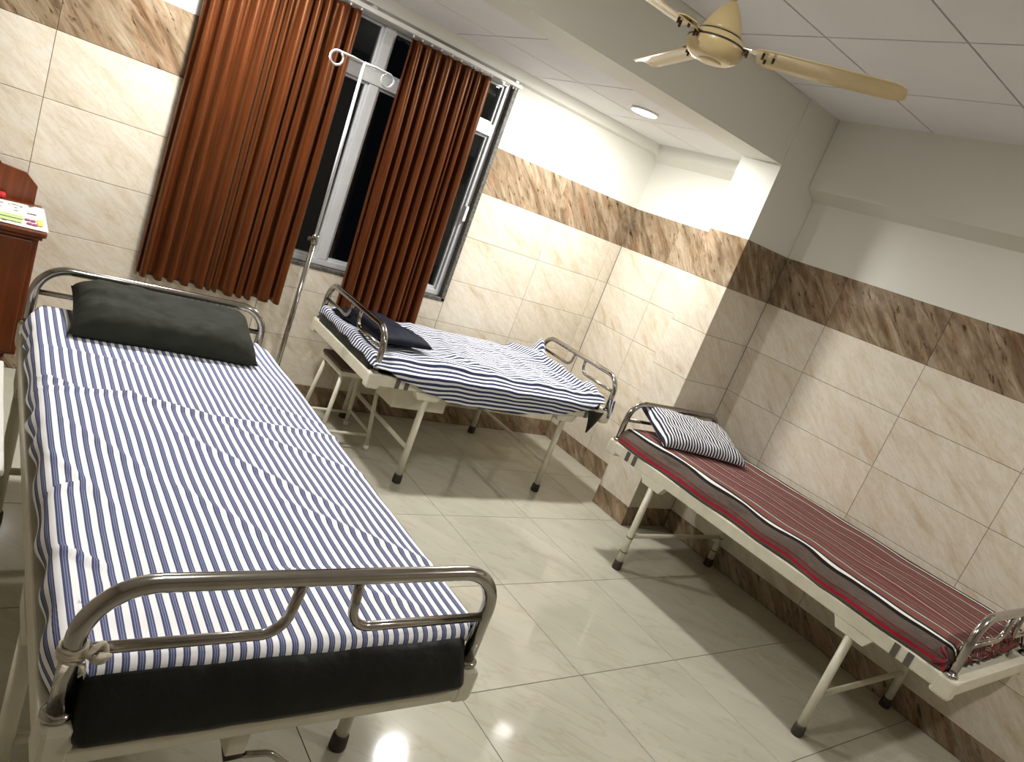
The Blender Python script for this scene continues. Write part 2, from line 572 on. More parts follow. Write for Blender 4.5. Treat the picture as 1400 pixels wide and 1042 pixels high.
# ---- far part of the right wall, pillar, near part of the right wall
mb = MB(); mb.box(SB, 0.25, C0 - 0.05, SB, 0, ZT - 0.002)
wall_far = struct('wall_right_far', mb, 'grout', 'tiled side wall between window wall and pillar')
mb = MB(); mb.box(0.004, 0.25, C0 - 0.05, 0.004, ZT - 0.002, 2.9)
mb.prism([(0.004, 2.264), (-0.055, 2.315), (-0.055, ZFAR + 0.02), (0.004, ZFAR + 0.02)], 'y', 0.004, C0)
obj('painted_upper_wall', mb, 'wall_paint', wall_far)
lay(wall_far, [0.0015, 0.4765, -C0], lambda u: (0.0, -u), -PI / 2)

mb = MB(); mb.box(CX + SB, 0.25, C1 + SB, C0 - SB, 0, ZT - 0.002)
pillar = struct('wall_pillar', mb, 'grout', 'square tiled pillar carrying the ceiling beam')
mb = MB(); mb.box(CX + 0.003, 0.25, C1 + 0.003, C0 - 0.003, ZT - 0.002, 2.9)
obj('painted_upper_pillar', mb, 'wall_paint', pillar)
lay(pillar, [-C0, -C1], lambda u: (CX, -u), -PI / 2)
lay(pillar, [CX, XR], lambda u: (u, C1), 0)
lay(pillar, [CX, -0.0015], lambda u: (u, C0), PI)

mb = MB(); mb.box(XR + SB, 0.3, YF, C1, 0, ZT - 0.002)
wall_right = struct('wall_right', mb, 'grout', 'cream marble tiled right wall with brown band')
mb = MB(); mb.box(XR + 0.003, 0.3, YF, C1, ZT - 0.002, 2.9)
mb.prism([(XR + 0.003, 2.262), (-0.060, 2.315), (-0.060, ZNEAR + 0.02), (XR + 0.003, ZNEAR + 0.02)], 'y', YF, C1)
obj('painted_upper_wall', mb, 'wall_paint', wall_right)
rj = [-C1, 1.7671]
while rj[-1] + 0.6023 < -YF:
    rj.append(rj[-1] + 0.6023)
rj.append(-YF)
lay(wall_right, rj, lambda u: (XR, -u), -PI / 2)

# ---- unseen walls behind the camera, toned dark to weaken bounced light
mb = MB(); mb.box(XL - 0.15, XL, YF, 0.2, 0, 2.9)
struct('wall_left', mb, 'fill_cut_tan', 'wall toned dark to weaken bounced light, on the left outside the picture')
mb = MB(); mb.box(XL - 0.15, 0.3, YF - 0.15, YF, 0, 2.9)
struct('wall_front', mb, 'fill_cut_tan', 'wall toned dark to weaken bounced light, behind the camera')

# ---- beam and ceilings
BF, BB = C1 + 0.01, -1.085
mb = MB(); mb.box(XL, 0.1, BF, BB, ZBEAM, 2.9)
struct('trim_1', mb, 'wall_paint', 'painted concrete beam across the ceiling')
mb = MB(); mb.prism([(0.004, 2.305), (-0.045, 2.315), (-0.045, ZFAR + 0.02), (0.004, ZFAR + 0.02)], 'x', XL, -0.0)
struct('trim_2', mb, 'wall_paint', 'painted ledge above the window')

_cc = {}
def ceil_tile(w, d):
    key = (round(w, 3), round(d, 3))
    if key not in _cc:
        mb = MB(); mb.cbox(-w / 2 + 0.0045, w / 2 - 0.0045, -d / 2 + 0.0045, d / 2 - 0.0045, 0, 0.020, 0.001)
        _cc[key] = mb.mesh('ceiling_tile')
    return _cc[key]
def ceiling(name, x0, x1, y0, y1, z, ox, oy, pitch, label):
    mb = MB(); mb.box(x0, x1, y0, y1, z + 0.018, z + 0.06)
    c = struct(name, mb, 'ceiling_gap', label)
    gx = joints(x0, x1, ox, pitch); gy = joints(y0, y1, oy, pitch)
    for a, b in zip(gx[:-1], gx[1:]):
        for p, q in zip(gy[:-1], gy[1:]):
            link('ceiling_tile', ceil_tile(b - a, q - p), 'ceiling_board', c, ((a + b) / 2, (p + q) / 2, z))
    return c
ceiling('ceiling_far', XL, 0.0, BB, 0.0, ZFAR, -0.68, -0.505, 0.6, 'low grey panel ceiling beside the window')
ceiling('ceiling', XL, XR, YF, BF, ZNEAR, -1.191, -1.902, 0.594, 'grey panel ceiling of the main bay')

# ---- window
win = bpy.data.objects.new('window_1', None); COL.objects.link(win)
win['kind'] = 'structure'; win['label'] = 'aluminium framed window with dark night panes'
GY = 0.075
def wbox(name, x0, x1, z0, z1, y0, y1, mat='aluminium', parent=win, c=0.004):
    mb = MB(); mb.cbox(x0, x1, y0, y1, z0, z1, c)
    return obj(name, mb, mat, parent)
# stone surround
for (nm, a) in (('stone_jamb', (WX0, WX0 + 0.03, WZ0, WZ1)), ('stone_jamb', (WX1 - 0.03, WX1, WZ0, WZ1)), ('stone_sill', (WX0, WX1, WZ0, WZ0 + 0.022))):
    wbox(nm, *a, -0.006, 0.16, 'granite')
fx0, fx1, fz0, fz1 = WX0 + 0.032, WX1 - 0.032, WZ0 + 0.024, WZ1 - 0.002
TZ = 1.985
FW = 0.036
wbox('frame_jamb', fx0, fx0 + FW, fz0, fz1, 0.03, 0.12)
wbox('frame_jamb', fx1 - FW, fx1, fz0, fz1, 0.03, 0.12)
wbox('frame_rail', fx0 + FW, fx1 - FW, fz0, fz0 + FW, 0.03, 0.12)
wbox('frame_rail', fx0 + FW, fx1 - FW, fz1 - FW, fz1, 0.03, 0.12)
wbox('transom', fx0 + FW, fx1 - FW, TZ - 0.036, TZ + 0.036, 0.02, 0.12)
mul = [-2.66, -2.215, -1.77]
for mx in mul:
    hw = 0.030 if mx == -2.215 else 0.022
    wbox('mullion', mx - hw, mx + hw, fz0 + FW, TZ - 0.036, 0.028, 0.12)
    wbox('mullion', mx - hw, mx + hw, TZ + 0.036, fz1 - FW, 0.028, 0.12)
ed = [fx0 + FW] + mul + [fx1 - FW]
for i in range(4):
    a = ed[i] + (0.0 if i == 0 else (0.030 if ed[i] == -2.215 else 0.022))
    b = ed[i + 1] - (0.0 if i == 3 else (0.030 if ed[i + 1] == -2.215 else 0.022))
    for z0, z1 in ((fz0 + FW, TZ - 0.036), (TZ + 0.036, fz1 - FW)):
        sw = 0.016
        for nm, q in (('sash_stile', (a, a + sw, z0, z1)), ('sash_stile', (b - sw, b, z0, z1)), ('sash_rail', (a + sw, b - sw, z0, z0 + sw)), ('sash_rail', (a + sw, b - sw, z1 - sw, z1))):
            wbox(nm, *q, 0.045, 0.085, 'aluminium', win, 0.003)
        wbox('pane', a + sw, b - sw, z0 + sw, z1 - sw, 0.062, 0.067, 'window_glass', win, 0.001)
wbox('latch', fx1 - 0.034, fx1 - 0.012, 1.40, 1.50, 0.010, 0.029, 'white_plastic')

# ---------------------------------------------------------------- downlights and added fill lights
def downlight(x, y, z, mat, label, r=0.086):
    t = thing('ceiling_downlight', label, 'ceiling light', (x, y, z), group='round ceiling downlights')
    mb = MB(); mb.lathe([(r, 0.0), (r, -0.010), (r - 0.004, -0.014), (r - 0.012, -0.014), (r - 0.012, -0.004)], seg=40)
    obj('rim', mb, 'white_plastic', t)
    mb = MB(); mb.lathe([(r - 0.013, -0.006), (r - 0.013, -0.0145), (r - 0.03, -0.0165), (0.002, -0.017)], seg=40)
    obj('diffuser', mb, mat, t)
downlight(-0.915, -0.705, ZFAR, 'lamp_far', 'lit round white downlight on the low ceiling beside the pillar')
downlight(-3.05, -0.70, ZFAR, 'lamp_far', 'lit round downlight above the curtains, out of the picture')
downlight(-0.95, -4.2, ZNEAR, 'fill_near', 'added fill light shaped as a round downlight, behind the camera on the right')  # unseen fill added to brighten the near bay and right wall
downlight(-3.25, -2.75, ZNEAR, 'fill_near', 'added fill light shaped as a round downlight, above the bed nearest the camera')  # unseen fill added to brighten the sheet of the nearest bed

# ---------------------------------------------------------------- ceiling fan
FX, FY, FZ = -2.07, -2.20, 2.32
fan = thing('ceiling_fan', 'cream three-bladed ceiling fan hanging on a rod', 'fan', (FX, FY, FZ))
mb = MB(); mb.lathe([(0.010, 0.13), (0.010, ZNEAR - FZ - 0.05)], seg=14)
obj('down_rod', mb, 'fan_cream', fan)
mb = MB(); mb.lathe([(0.055, ZNEAR - FZ), (0.055, ZNEAR - FZ - 0.02), (0.02, ZNEAR - FZ - 0.08), (0.012, ZNEAR - FZ - 0.085)], seg=28)
obj('ceiling_cup', mb, 'fan_cream', fan)
mb = MB(); mb.lathe([(0.068, 0.036), (0.066, 0.05), (0.052, 0.085), (0.030, 0.120), (0.016, 0.138), (0.011, 0.14)], seg=32)
obj('bell_cover', mb, 'fan_cream', fan)
mb = MB(); mb.lathe([(0.020, -0.046), (0.045, -0.046), (0.066, -0.042), (0.086, -0.030), (0.094, -0.014), (0.097, 0.0), (0.094, 0.016), (0.082, 0.030), (0.066, 0.036)], seg=40)
mh = obj('motor_housing', mb, 'fan_cream', fan)
mb = MB(); mb.lathe([(0.0965, 0.004), (0.0985, 0.006), (0.0985, 0.009), (0.0955, 0.011)], seg=40)
obj('dark_ring', mb, 'fan_dark', mh)
mb = MB(); mb.lathe([(0.073, 0.032), (0.0755, 0.0335), (0.0745, 0.037), (0.070, 0.038)], seg=40)
obj('dark_ring', mb, 'fan_dark', mh)
mb = MB(); mb.lathe([(0.012, -0.052), (0.034, -0.051), (0.040, -0.047), (0.041, -0.044)], seg=30)
obj('bottom_cap', mb, 'fan_cream', mh)
def blade_bm():
    bm = bmesh.new()
    nr, nc = 30, 6
    rows = []
    for j in range(nr + 1):
        f = j / nr
        x = 0.135 + f * 0.465
        hw = 0.054 + 0.004 * math.sin(f * PI * 0.8)
        if f > 0.90:
            hw *= math.sqrt(max(0.10, 1 - ((f - 0.90) / 0.10) ** 2 * 0.62))
        if f < 0.12:
            hw *= 0.70 + 0.30 * math.sqrt(f / 0.12)
        row = []
        for i in range(nc + 1):
            c = -1 + 2 * i / nc
            y = c * hw
            z = -0.20 * y * (1 - 0.35 * f) + 0.008 * (1 - c * c)
            row.append((x, y, z))
        rows.append(row)
    top = [[bm.verts.new((p[0], p[1], p[2] + 0.0015)) for p in r] for r in rows]
    bot = [[bm.verts.new((p[0], p[1], p[2] - 0.0015)) for p in r] for r in rows]
    for j in range(nr):
        for i in range(nc):
            bm.faces.new((top[j][i], top[j + 1][i], top[j + 1][i + 1], top[j][i + 1]))
            bm.faces.new((bot[j][i], bot[j][i + 1], bot[j + 1][i + 1], bot[j + 1][i]))
    for j in range(nr):
        bm.faces.new((top[j][0], bot[j][0], bot[j + 1][0], top[j + 1][0]))
        bm.faces.new((top[j][nc], top[j + 1][nc], bot[j + 1][nc], bot[j][nc]))
    for i in range(nc):
        bm.faces.new((top[0][i], top[0][i + 1], bot[0][i + 1], bot[0][i]))
        bm.faces.new((top[nr][i], bot[nr][i], bot[nr][i + 1], top[nr][i + 1]))
    return bm
mb = MB(); mb.from_bm(blade_bm(), True)
bl_me = mb.mesh('blade')
mb = MB(); mb.prism([(0.085, -0.016), (0.12, -0.014), (0.15, -0.034), (0.20, -0.030), (0.215, 0.0), (0.20, 0.030), (0.15, 0.034), (0.12, 0.014), (0.085, 0.016)], 'z', 0.0105, 0.0135)
br_me = mb.mesh('blade_bracket')
mb = MB(); mb.lathe([(0.0045, -0.010), (0.0045, 0.016)], 0, 0, 10)
sc_me = mb.mesh('screw')
for a in (-63, 69, 181):
    b = link('blade', bl_me, 'fan_cream', fan, None, (0, 0, math.radians(a)))
    link('blade_bracket', br_me, 'fan_cream', b)
    for (x, y) in ((0.165, -0.02), (0.165, 0.02), (0.195, 0.0), (0.105, 0.007), (0.105, -0.007)):
        link('screw', sc_me, 'fan_dark', b, (x, y, 0))

# ---------------------------------------------------------------- curtains
CY = -0.074
rail = thing('curtain_rail', 'white curtain rail with small runners above the window', 'curtain rail', (-2.28, CY, 2.279))
mb = MB(); mb.cbox(-0.92, 0.915, -0.011, 0.011, -0.010, 0.014, 0.004)
obj('track', mb, 'white_plastic', rail)
for bx in (-0.85, -0.1, 0.87):
    mb = MB(); mb.cbox(bx - 0.014, bx + 0.014, -0.013, 0.070, 0.012, 0.026, 0.003)
    obj('bracket', mb, 'aluminium', rail)
mb = MB(); mb.lathe([(0.002, -0.026), (0.0055, -0.024), (0.0062, -0.018), (0.004, -0.010)], seg=10)
run_me = mb.mesh('runner')
def curtain(x0, x1, z0, z1, folds, seed, label, xb0=None, xb1=None):
    rnd = random.Random(seed)
    n = folds
    nu, nv = n * 16, 70
    xb0 = x0 if xb0 is None else xb0
    xb1 = x1 if xb1 is None else xb1
    wts = [0.5 + rnd.random() * 1.1 for _ in range(n)]
    tot = sum(wts)
    cum = [0]
    for w in wts:
        cum.append(cum[-1] + w / tot)
    amp = [0.030 + 0.026 * rnd.random() for _ in range(n)]
    ph = [rnd.uniform(-0.5, 0.5) for _ in range(n + 1)]
    lean = [rnd.uniform(-0.016, 0.016) for _ in range(n + 1)]
    width = x1 - x0
    mb = MB()
    def fn(i, j):
        k = min(i // 16, n - 1)
        f = i / 16 - k
        t = j / nv                                   # 0 bottom, 1 top
        z = z0 + (z1 - z0) * t
        s = cum[k] + (cum[k + 1] - cum[k]) * f
        xa, xc = xb0 + (x0 - xb0) * t, xb1 + (x1 - xb1) * t
        w = math.sin(2 * PI * f)
        x = xa + (xc - xa) * s
        # folds wander a little from top to bottom and swing over at the crest
        ln = lean[k] * (1 - f) + lean[k + 1] * f
        x += ln * math.sin(2.2 * (1 - t) + ph[k] * (1 - f) + ph[k + 1] * f) * math.sin(PI * min(1, max(0, s * 12))) * (1 if 0.02 < s < 0.98 else 0.3)
        x += 0.30 * (cum[k + 1] - cum[k]) * (xc - xa) * math.sin(4 * PI * f) * -0.35
        A = (amp[k] * (1 - f) + amp[min(k + 1, n - 1)] * f)
        A *= 0.55 + 0.45 * min(1, (1 - t) * 3.0)
        y = A * w + 0.006 * noise.noise(Vector((x * 9, z * 1.6, seed)))
        hem = 0.010 * noise.noise(Vector((s * 6, seed * 3.1, 0)))
        zz = z + hem * (1 - t)
        if t > 0.985:
            y *= 0.85
        return (x, CY + y - 0.004, zz), (s * width * 2.2, z)
    mb.grid(nu, nv, fn)
    o = obj('curtain', mb, 'rust_satin')
    solid(o, 0.0016)
    tag(o, label, 'curtain', 'rust brown window curtains')
    return [x0 + (x1 - x0) * c for c in cum]
c1 = curtain(-3.155, -2.44, 0.628, 2.252, 12, 3, 'wide rust brown pleated curtain behind the nearest bed', -3.165, -2.432)
c2 = curtain(-2.125, -1.590, 0.640, 2.250, 9, 5, 'narrower rust brown pleated curtain behind the navy pillow', -2.075, -1.545)
for x in c1 + c2 + [-1.475, -1.455, -1.42, -1.40]:
    link('runner', run_me, 'white_plastic', rail, (x + 2.28, 0.0, 0.0))

# ---------------------------------------------------------------- beds
RZ0, RZ1 = 0.545, 0.605       # frame rail
HZ = 0.852                    # hoop centre height
def hospital_bed(label, cx, cy, rotz, width, length, leg_in, head_top=HZ, foot_top=HZ, crank=False, tray=False, clips=True):
    t = thing('hospital_bed', label, 'bed', (cx, cy, 0), rotz, 'hospital beds')
    hw, hl = width / 2, length / 2
    RT = 0.036
    for sx in (-1, 1):
        mb = MB(); mb.cbox(min(sx * hw, sx * (hw - RT)), max(sx * hw, sx * (hw - RT)), -hl + 0.05, hl - 0.05, RZ0, RZ1, 0.005)
        r = obj('side_rail', mb, 'bed_enamel', t)
        if clips:
            for yy in (-hl + 0.17, -hl + 0.225, hl - 0.17, hl - 0.225):
                c = MB(); c.cbox(sx * (hw + 0.0015) - 0.003, sx * (hw + 0.0015) + 0.003, yy - 0.012, yy + 0.012, RZ0 + 0.001, RZ1 - 0.004, 0.001)
                obj('rail_slot', c, 'clip_grey', r)
    for sy in (-1, 1):
        y0, y1 = sorted((sy * hl, sy * (hl - RT)))
        mb = MB(); mb.cbox(-hw + 0.04, hw - 0.04, y0, y1, RZ0 - (0.012 if crank else 0), RZ0 + 0.021 if (crank and sy < 0) else RZ1, 0.005)
        obj('end_rail', mb, 'bed_enamel', t)
        for sx in (-1, 1):
            x0, x1 = sorted((sx * (hw + 0.001), sx * (hw - 0.055)))
            p0, p1 = sorted((sy * (hl + 0.001), sy * (hl - 0.075)))
            mb = MB(); mb.cbox(x0, x1, p0, p1, RZ0 - 0.022, RZ1 + 0.004, 0.012)
            obj('corner_block', mb, 'bed_enamel', t)
    mb = MB(); mb.box(-hw + 0.034, hw - 0.034, -hl + 0.034, hl - 0.034, 0.560, 0.566)
    for k in range(5):
        yy = -hl + 0.034 + (2 * hl - 0.068) * (k + 0.5) / 5
        mb.box(-hw + 0.034, hw - 0.034, yy - 0.015, yy + 0.015, 0.545, 0.560)
    obj('deck', mb, 'bed_enamel', t)
    lx = hw - RT / 2
    for sy in (-1, 1):
        ly = sy * (hl - leg_in)
        for sx in (-1, 1):
            mb = MB(); mb.tube([(sx * lx, ly, 0.012), (sx * lx, ly, RZ0 - 0.03)], 0.0185, 16)
            lg = obj('leg', mb, 'bed_enamel', t)
            mb = MB(); mb.lathe([(0.024, 0.0), (0.026, 0.006), (0.0245, 0.045), (0.022, 0.050), (0.019, 0.051)], sx * lx, ly, 20)
            obj('rubber_foot', mb, 'rubber', lg)
            a, b = sorted((sx * hw, sx * (hw - RT - 0.004)))
            mb = MB(); mb.prism([(ly - 0.085, RZ0), (ly + 0.085, RZ0), (ly + 0.062, RZ0 - 0.042), (ly - 0.062, RZ0 - 0.042)], 'x', a - 0.002, b + 0.002)
            obj('leg_bracket', mb, 'bed_enamel', lg)
            if rotz == 0 and cx > -1 and sy > 0:
                for zz in (0.105, 0.195):
                    mb = MB(); mb.lathe([(0.0185, zz), (0.0205, zz + 0.001), (0.0205, zz + 0.006), (0.0185, zz + 0.007)], sx * lx, ly, 16)
                    obj('collar', mb, 'clip_grey', lg)
        mb = MB(); mb.tube([(-lx + 0.016, ly, 0.205), (lx - 0.016, ly, 0.205)], 0.0125, 12)
        obj('stretcher', mb, 'bed_enamel', t)
    for sy, top, nm in ((1, head_top, 'head_hoop'), (-1, foot_top, 'foot_hoop')):
        hy = sy * (hl - 0.036)
        px = hw - 0.024
        mb = MB()
        mb.tube(arc_path([(-px, hy, RZ0 + 0.01), (-px, hy, top), (px, hy, top), (px, hy, RZ0 + 0.01)], [0.105, 0.105], 12), 0.0165, 16)
        hp = obj(nm, mb, 'steel', t)
        for sx in (-1, 1):
            mb = MB()
            mb.tube(arc_path([(sx * (px - 0.012), hy, 0.738), (sx * 0.070, hy, 0.738), (sx * 0.058, hy, top - 0.012)], [0.050], 8), 0.0105, 12)
            obj('inner_loop', mb, 'steel', hp)
            mb = MB(); mb.lathe([(0.0235, RZ1 + 0.003), (0.025, RZ1 + 0.006), (0.025, RZ1 + 0.014), (0.0175, RZ1 + 0.018)], sx * px, hy, 20)
            obj('socket_ring', mb, 'steel', hp)
    if crank:
        kx = -0.085
        mb = MB(); mb.cbox(kx - 0.020, kx + 0.020, -hl + 0.030, -hl + 0.12, 0.455, 0.55, 0.003)
        c = obj('crank', mb, 'bed_enamel', t)
        mb = MB(); mb.tube([(kx - 0.034, -hl + 0.05, 0.505), (kx + 0.034, -hl + 0.05, 0.505)], 0.007, 10)
        obj('pin', mb, 'rubber', c)
        mb = MB(); mb.tube([(kx, -hl + 0.075, 0.470), (kx + 0.004, -hl + 0.040, 0.435)], [0.021, 0.019], 14)
        obj('knuckle', mb, 'rubber', c)
        mb = MB(); mb.tube(arc_path([(kx + 0.004, -hl + 0.05, 0.435), (kx + 0.075, -hl + 0.03, 0.445), (kx + 0.155, -hl + 0.02, 0.375), (kx + 0.250, -hl + 0.02, 0.370)], [0.03, 0.03], 6), 0.007, 12)
        obj('handle', mb, 'steel', c)
    if tray:
        mb = MB(); mb.box(-hw + 0.14, -hw + 0.34, hl - 0.60, hl - 0.26, 0.388, 0.394)
        mb.box(-hw + 0.14, -hw + 0.146, hl - 0.60, hl - 0.26, 0.394, 0.55); mb.box(-hw + 0.334, -hw + 0.34, hl - 0.60, hl - 0.26, 0.394, 0.55)
        mb.box(-hw + 0.146, -hw + 0.334, hl - 0.60, hl - 0.594, 0.394, 0.55); mb.box(-hw + 0.146, -hw + 0.334, hl - 0.266, hl - 0.26, 0.394, 0.55)
        obj('under_tray', mb, 'bed_enamel', t)
    return t

B1 = (-3.235, -2.015, 0.0)
B2 = (-1.330, -0.535, PI / 2)
B3 = (-0.432, -2.388, 0.0)
hospital_bed('cream steel hospital bed nearest the camera with a tied white cloth', B1[0], B1[1], B1[2], 0.87, 1.975, 0.40, 0.835, 0.860, crank=True, clips=False)
hospital_bed('cream steel hospital bed below the window beside the tiled pillar', B2[0], B2[1], B2[2], 0.865, 1.765, 0.375, 0.835, 0.835, tray=True)
hospital_bed('cream steel hospital bed along the right wall under a red blanket', B3[0], B3[1], B3[2], 0.87, 1.975, 0.392, 0.848, 0.860)

MZ0, MZ1 = 0.568, 0.690
def mattress(label, B, w, y0, y1, top=MZ1):
    bm = bmesh.new()
    bmesh.ops.create_cube(bm, size=1.0)
    for v in bm.verts:
        v.co = Vector((v.co.x * w, (y0 + y1) / 2 + v.co.y * (y1 - y0), (MZ0 + top) / 2 + v.co.z * (top - MZ0)))
    bmesh.ops.bevel(bm, geom=bm.edges[:], offset=0.024, segments=4, profile=0.5, affect='EDGES')
    bmesh.ops.subdivide_edges(bm, edges=[e for e in bm.edges if e.calc_length() > 0.3], cuts=24, use_grid_fill=True)
    bm.normal_update()
    for v in bm.verts:
        d = 0.006 * noise.noise(v.co * 9.0)
        if v.co.z < MZ0 + 0.02:
            d = min(d, 0)
        v.co += v.normal * min(d, 0.001)
    mb = MB(); mb.from_bm(bm, True)
    o = obj('mattress', mb, 'black_rexine', None, (B[0], B[1], 0), (0, 0, B[2]))
    return tag(o, label, 'mattress', 'black hospital mattresses')
m1 = mattress('black vinyl mattress showing at the foot of the nearest bed', B1, 0.785, -1.006, 0.925)
for v in m1.data.vertices:
    if v.co.y < -0.90:
        v.co.y += 0.066 * max(0.0, (v.co.z - MZ0 - 0.03) / (MZ1 - MZ0 - 0.03))
m2 = mattress('black vinyl mattress under the sheet of the bed below the window', B2, 0.770, -0.815, 0.872)
m3 = mattress('mattress hidden under the red striped blanket', B3, 0.785, -0.900, 0.925)

def crease(s, t, segs):
    h = 0.0
    for (x0, y0, x1, y1, a, w) in segs:
        dx, dy = x1 - x0, y1 - y0
        l2 = dx * dx + dy * dy
        f = ((s - x0) * dx + (t - y0) * dy) / l2
        fc = min(1, max(0, f))
        px, py = x0 + fc * dx, y0 + fc * dy
        d = math.hypot(s - px, t - py)
        if d < 3 * w:
            h += a * math.exp(-(d / w) ** 2) * math.sin(PI * (0.08 + 0.84 * fc)) ** 0.5
    return h
def drape(aw, t0, t1, ztop, oL, oR, oF, oH, nu, nv, r, lift, side, uvn=0.0035, hem=False):
    """cloth over a box: s across, t along; oL/oR/oF/oH may be functions; lift(s,t) height; side(s,t,o) extra outward push"""
    mb = MB()
    if not callable(aw):
        a_ = aw
        aw = lambda t: a_
    q = r * PI / 2
    def over(o):
        if o <= 0:
            return None
        if o < q:
            g = o / r
            return r * math.sin(g) - r, r * (1 - math.cos(g))
        return 0.0, r + (o - q)
    def fn(i, j):
        f = i / nu; g = j / nv
        tl = t0 + (t1 - t0) * g
        L_, R_ = oL(tl), oR(tl)
        a = aw(tl)
        smin, smax = -(a - r + q + L_), (a - r + q + R_)
        s = smin + (smax - smin) * f
        F_, H_ = oF(s), oH(s)
        tmin, tmax = t0 + r - q - F_, t1 - r + q + H_
        t = tmin + (tmax - tmin) * g
        x, y, dz1, dz2 = s, t, 0.0, 0.0
        os_ = abs(s) - (a - r)
        ov = over(os_)
        if ov:
            sg = 1 if s > 0 else -1
            x = sg * (a + ov[0] + side(s, t, max(0, ov[1])))
            dz1 = ov[1]
        ot = (t - (t1 - r)) if t > (t0 + t1) / 2 else ((t0 + r) - t)
        ov = over(ot)
        if ov:
            if t > (t0 + t1) / 2:
                y = t1 + ov[0] + 0.25 * side(s, t, max(0, ov[1]))
            else:
                y = t0 - ov[0] - 0.6 * abs(side(s, t, max(0, ov[1])))
            dz2 = ov[1]
        z = ztop - max(dz1, dz2) - 0.25 * min(dz1, dz2)
        k = max(0.0, 1 - max(dz1, dz2) / 0.05)
        z += lift(x, y) * k
        base[(i, j)] = (x, s, ztop - max(dz1, dz2) - 0.25 * min(dz1, dz2))
        u = uvn * noise.noise(Vector((s * 3, t * 3.2, 4.0))) + 0.25 * uvn * noise.noise(Vector((s * 11, t * 9, 6.0)))
        return (x, y, z), (u, t)
    base = {}
    mb.grid(nu, nv, fn)
    for j in range(nv + 1):
        acc = [0.0]
        for i in range(1, nu + 1):
            p, q_ = base[(i - 1, j)], base[(i, j)]
            acc.append(acc[-1] + math.hypot(q_[0] - p[0], q_[2] - p[2]))
            if p[1] <= 0 < q_[1]:
                mid = acc[-2] + (acc[-1] - acc[-2]) * (-p[1]) / (q_[1] - p[1])
        zero = 0.0 if hem else mid - 0.6
        for i in range(nu + 1):
            k = j * (nu + 1) + i
            mb.uv[k] = (mb.uv[k][0] + acc[i] - zero, mb.uv[k][1])
    return mb
C = lambda v: (lambda *_: v)

# --- sheet on the nearest bed
rr = random.Random(11)
SEG1 = [(-0.43, 0.17, -0.17, 0.20, 0.012, 0.009), (-0.20, 0.195, 0.00, 0.09, 0.013, 0.010), (-0.03, 0.10, 0.42, 0.03, 0.012, 0.010),
        (-0.10, -0.05, 0.26, -0.44, 0.009, 0.011), (0.05, 0.04, 0.42, -0.22, 0.008, 0.010), (-0.42, -0.20, -0.30, -0.46, 0.008, 0.010),
        (-0.38, -0.02, -0.20, -0.30, 0.006, 0.012), (-0.15, -0.35, 0.05, -0.62, 0.006, 0.012), (0.10, -0.40, 0.42, -0.70, 0.008, 0.011),
        (-0.43, -0.60, -0.34, -0.68, 0.012, 0.009), (-0.43, 0.26, -0.33, 0.20, 0.012, 0.010), (-0.35, -0.74, 0.25, -0.70, 0.005, 0.014),
        (0.20, 0.25, 0.42, 0.12, 0.006, 0.010), (-0.40, 0.50, -0.10, 0.44, 0.006, 0.012), (-0.43, -0.40, -0.36, -0.36, 0.012, 0.009),
        (-0.30, 0.75, 0.30, 0.70, 0.006, 0.02), (0.0, -0.70, 0.30, -0.86, 0.006, 0.012)]
def lift1(s, t):
    return 0.004 + 0.0045 * noise.noise(Vector((s * 4, t * 3.5, 1.0))) + 0.0018 * noise.noise(Vector((s * 14, t * 10, 2.0))) + crease(s, t, SEG1)
def side1(s, t, d):
    e = min(1.0, max(0.0, (t + 0.90) / 0.10)) * min(1.0, max(0.0, (0.86 - t) / 0.10))
    w = 0.006 + 0.006 * e + 0.010 * noise.noise(Vector((t * 7.0, d * 8, 3.0))) + 0.007 * math.sin(t * 34 + 3 * noise.noise(Vector((t * 3, 0, 0))))
    return max(0.0, w * min(1, d / 0.05))
def aw1(t):
    e = min(1.0, max(0.0, (0.88 - t) / 0.10))
    return 0.400 + 0.024 * e * e * (3 - 2 * e)
mb = drape(aw1, -0.944, 0.930, MZ1 + 0.006, lambda t: 0.030 + 0.018 * noise.noise(Vector((t * 5, 1, 1))) + 0.035 * min(1.0, max(0.0, (-0.76 - t) / 0.08)), C(0.045),
           lambda s: (0.010 if abs(s) < 0.385 else -0.026) + 0.034 * max(0, -s / 0.4 - 0.35) + 0.004 * noise.noise(Vector((s * 8, 0, 0))), C(0.03), 110, 210, 0.022, lift1, side1)
sh1 = obj('bedsheet', mb, 'blue_stripe_sheet', None, (B1[0] + 0.008, B1[1], 0), (0, 0, B1[2]))
solid(sh1, 0.0016, 1.0)
tag(sh1, 'white sheet with blue lengthwise stripes on the nearest bed', 'bedsheet', 'striped bedsheets')

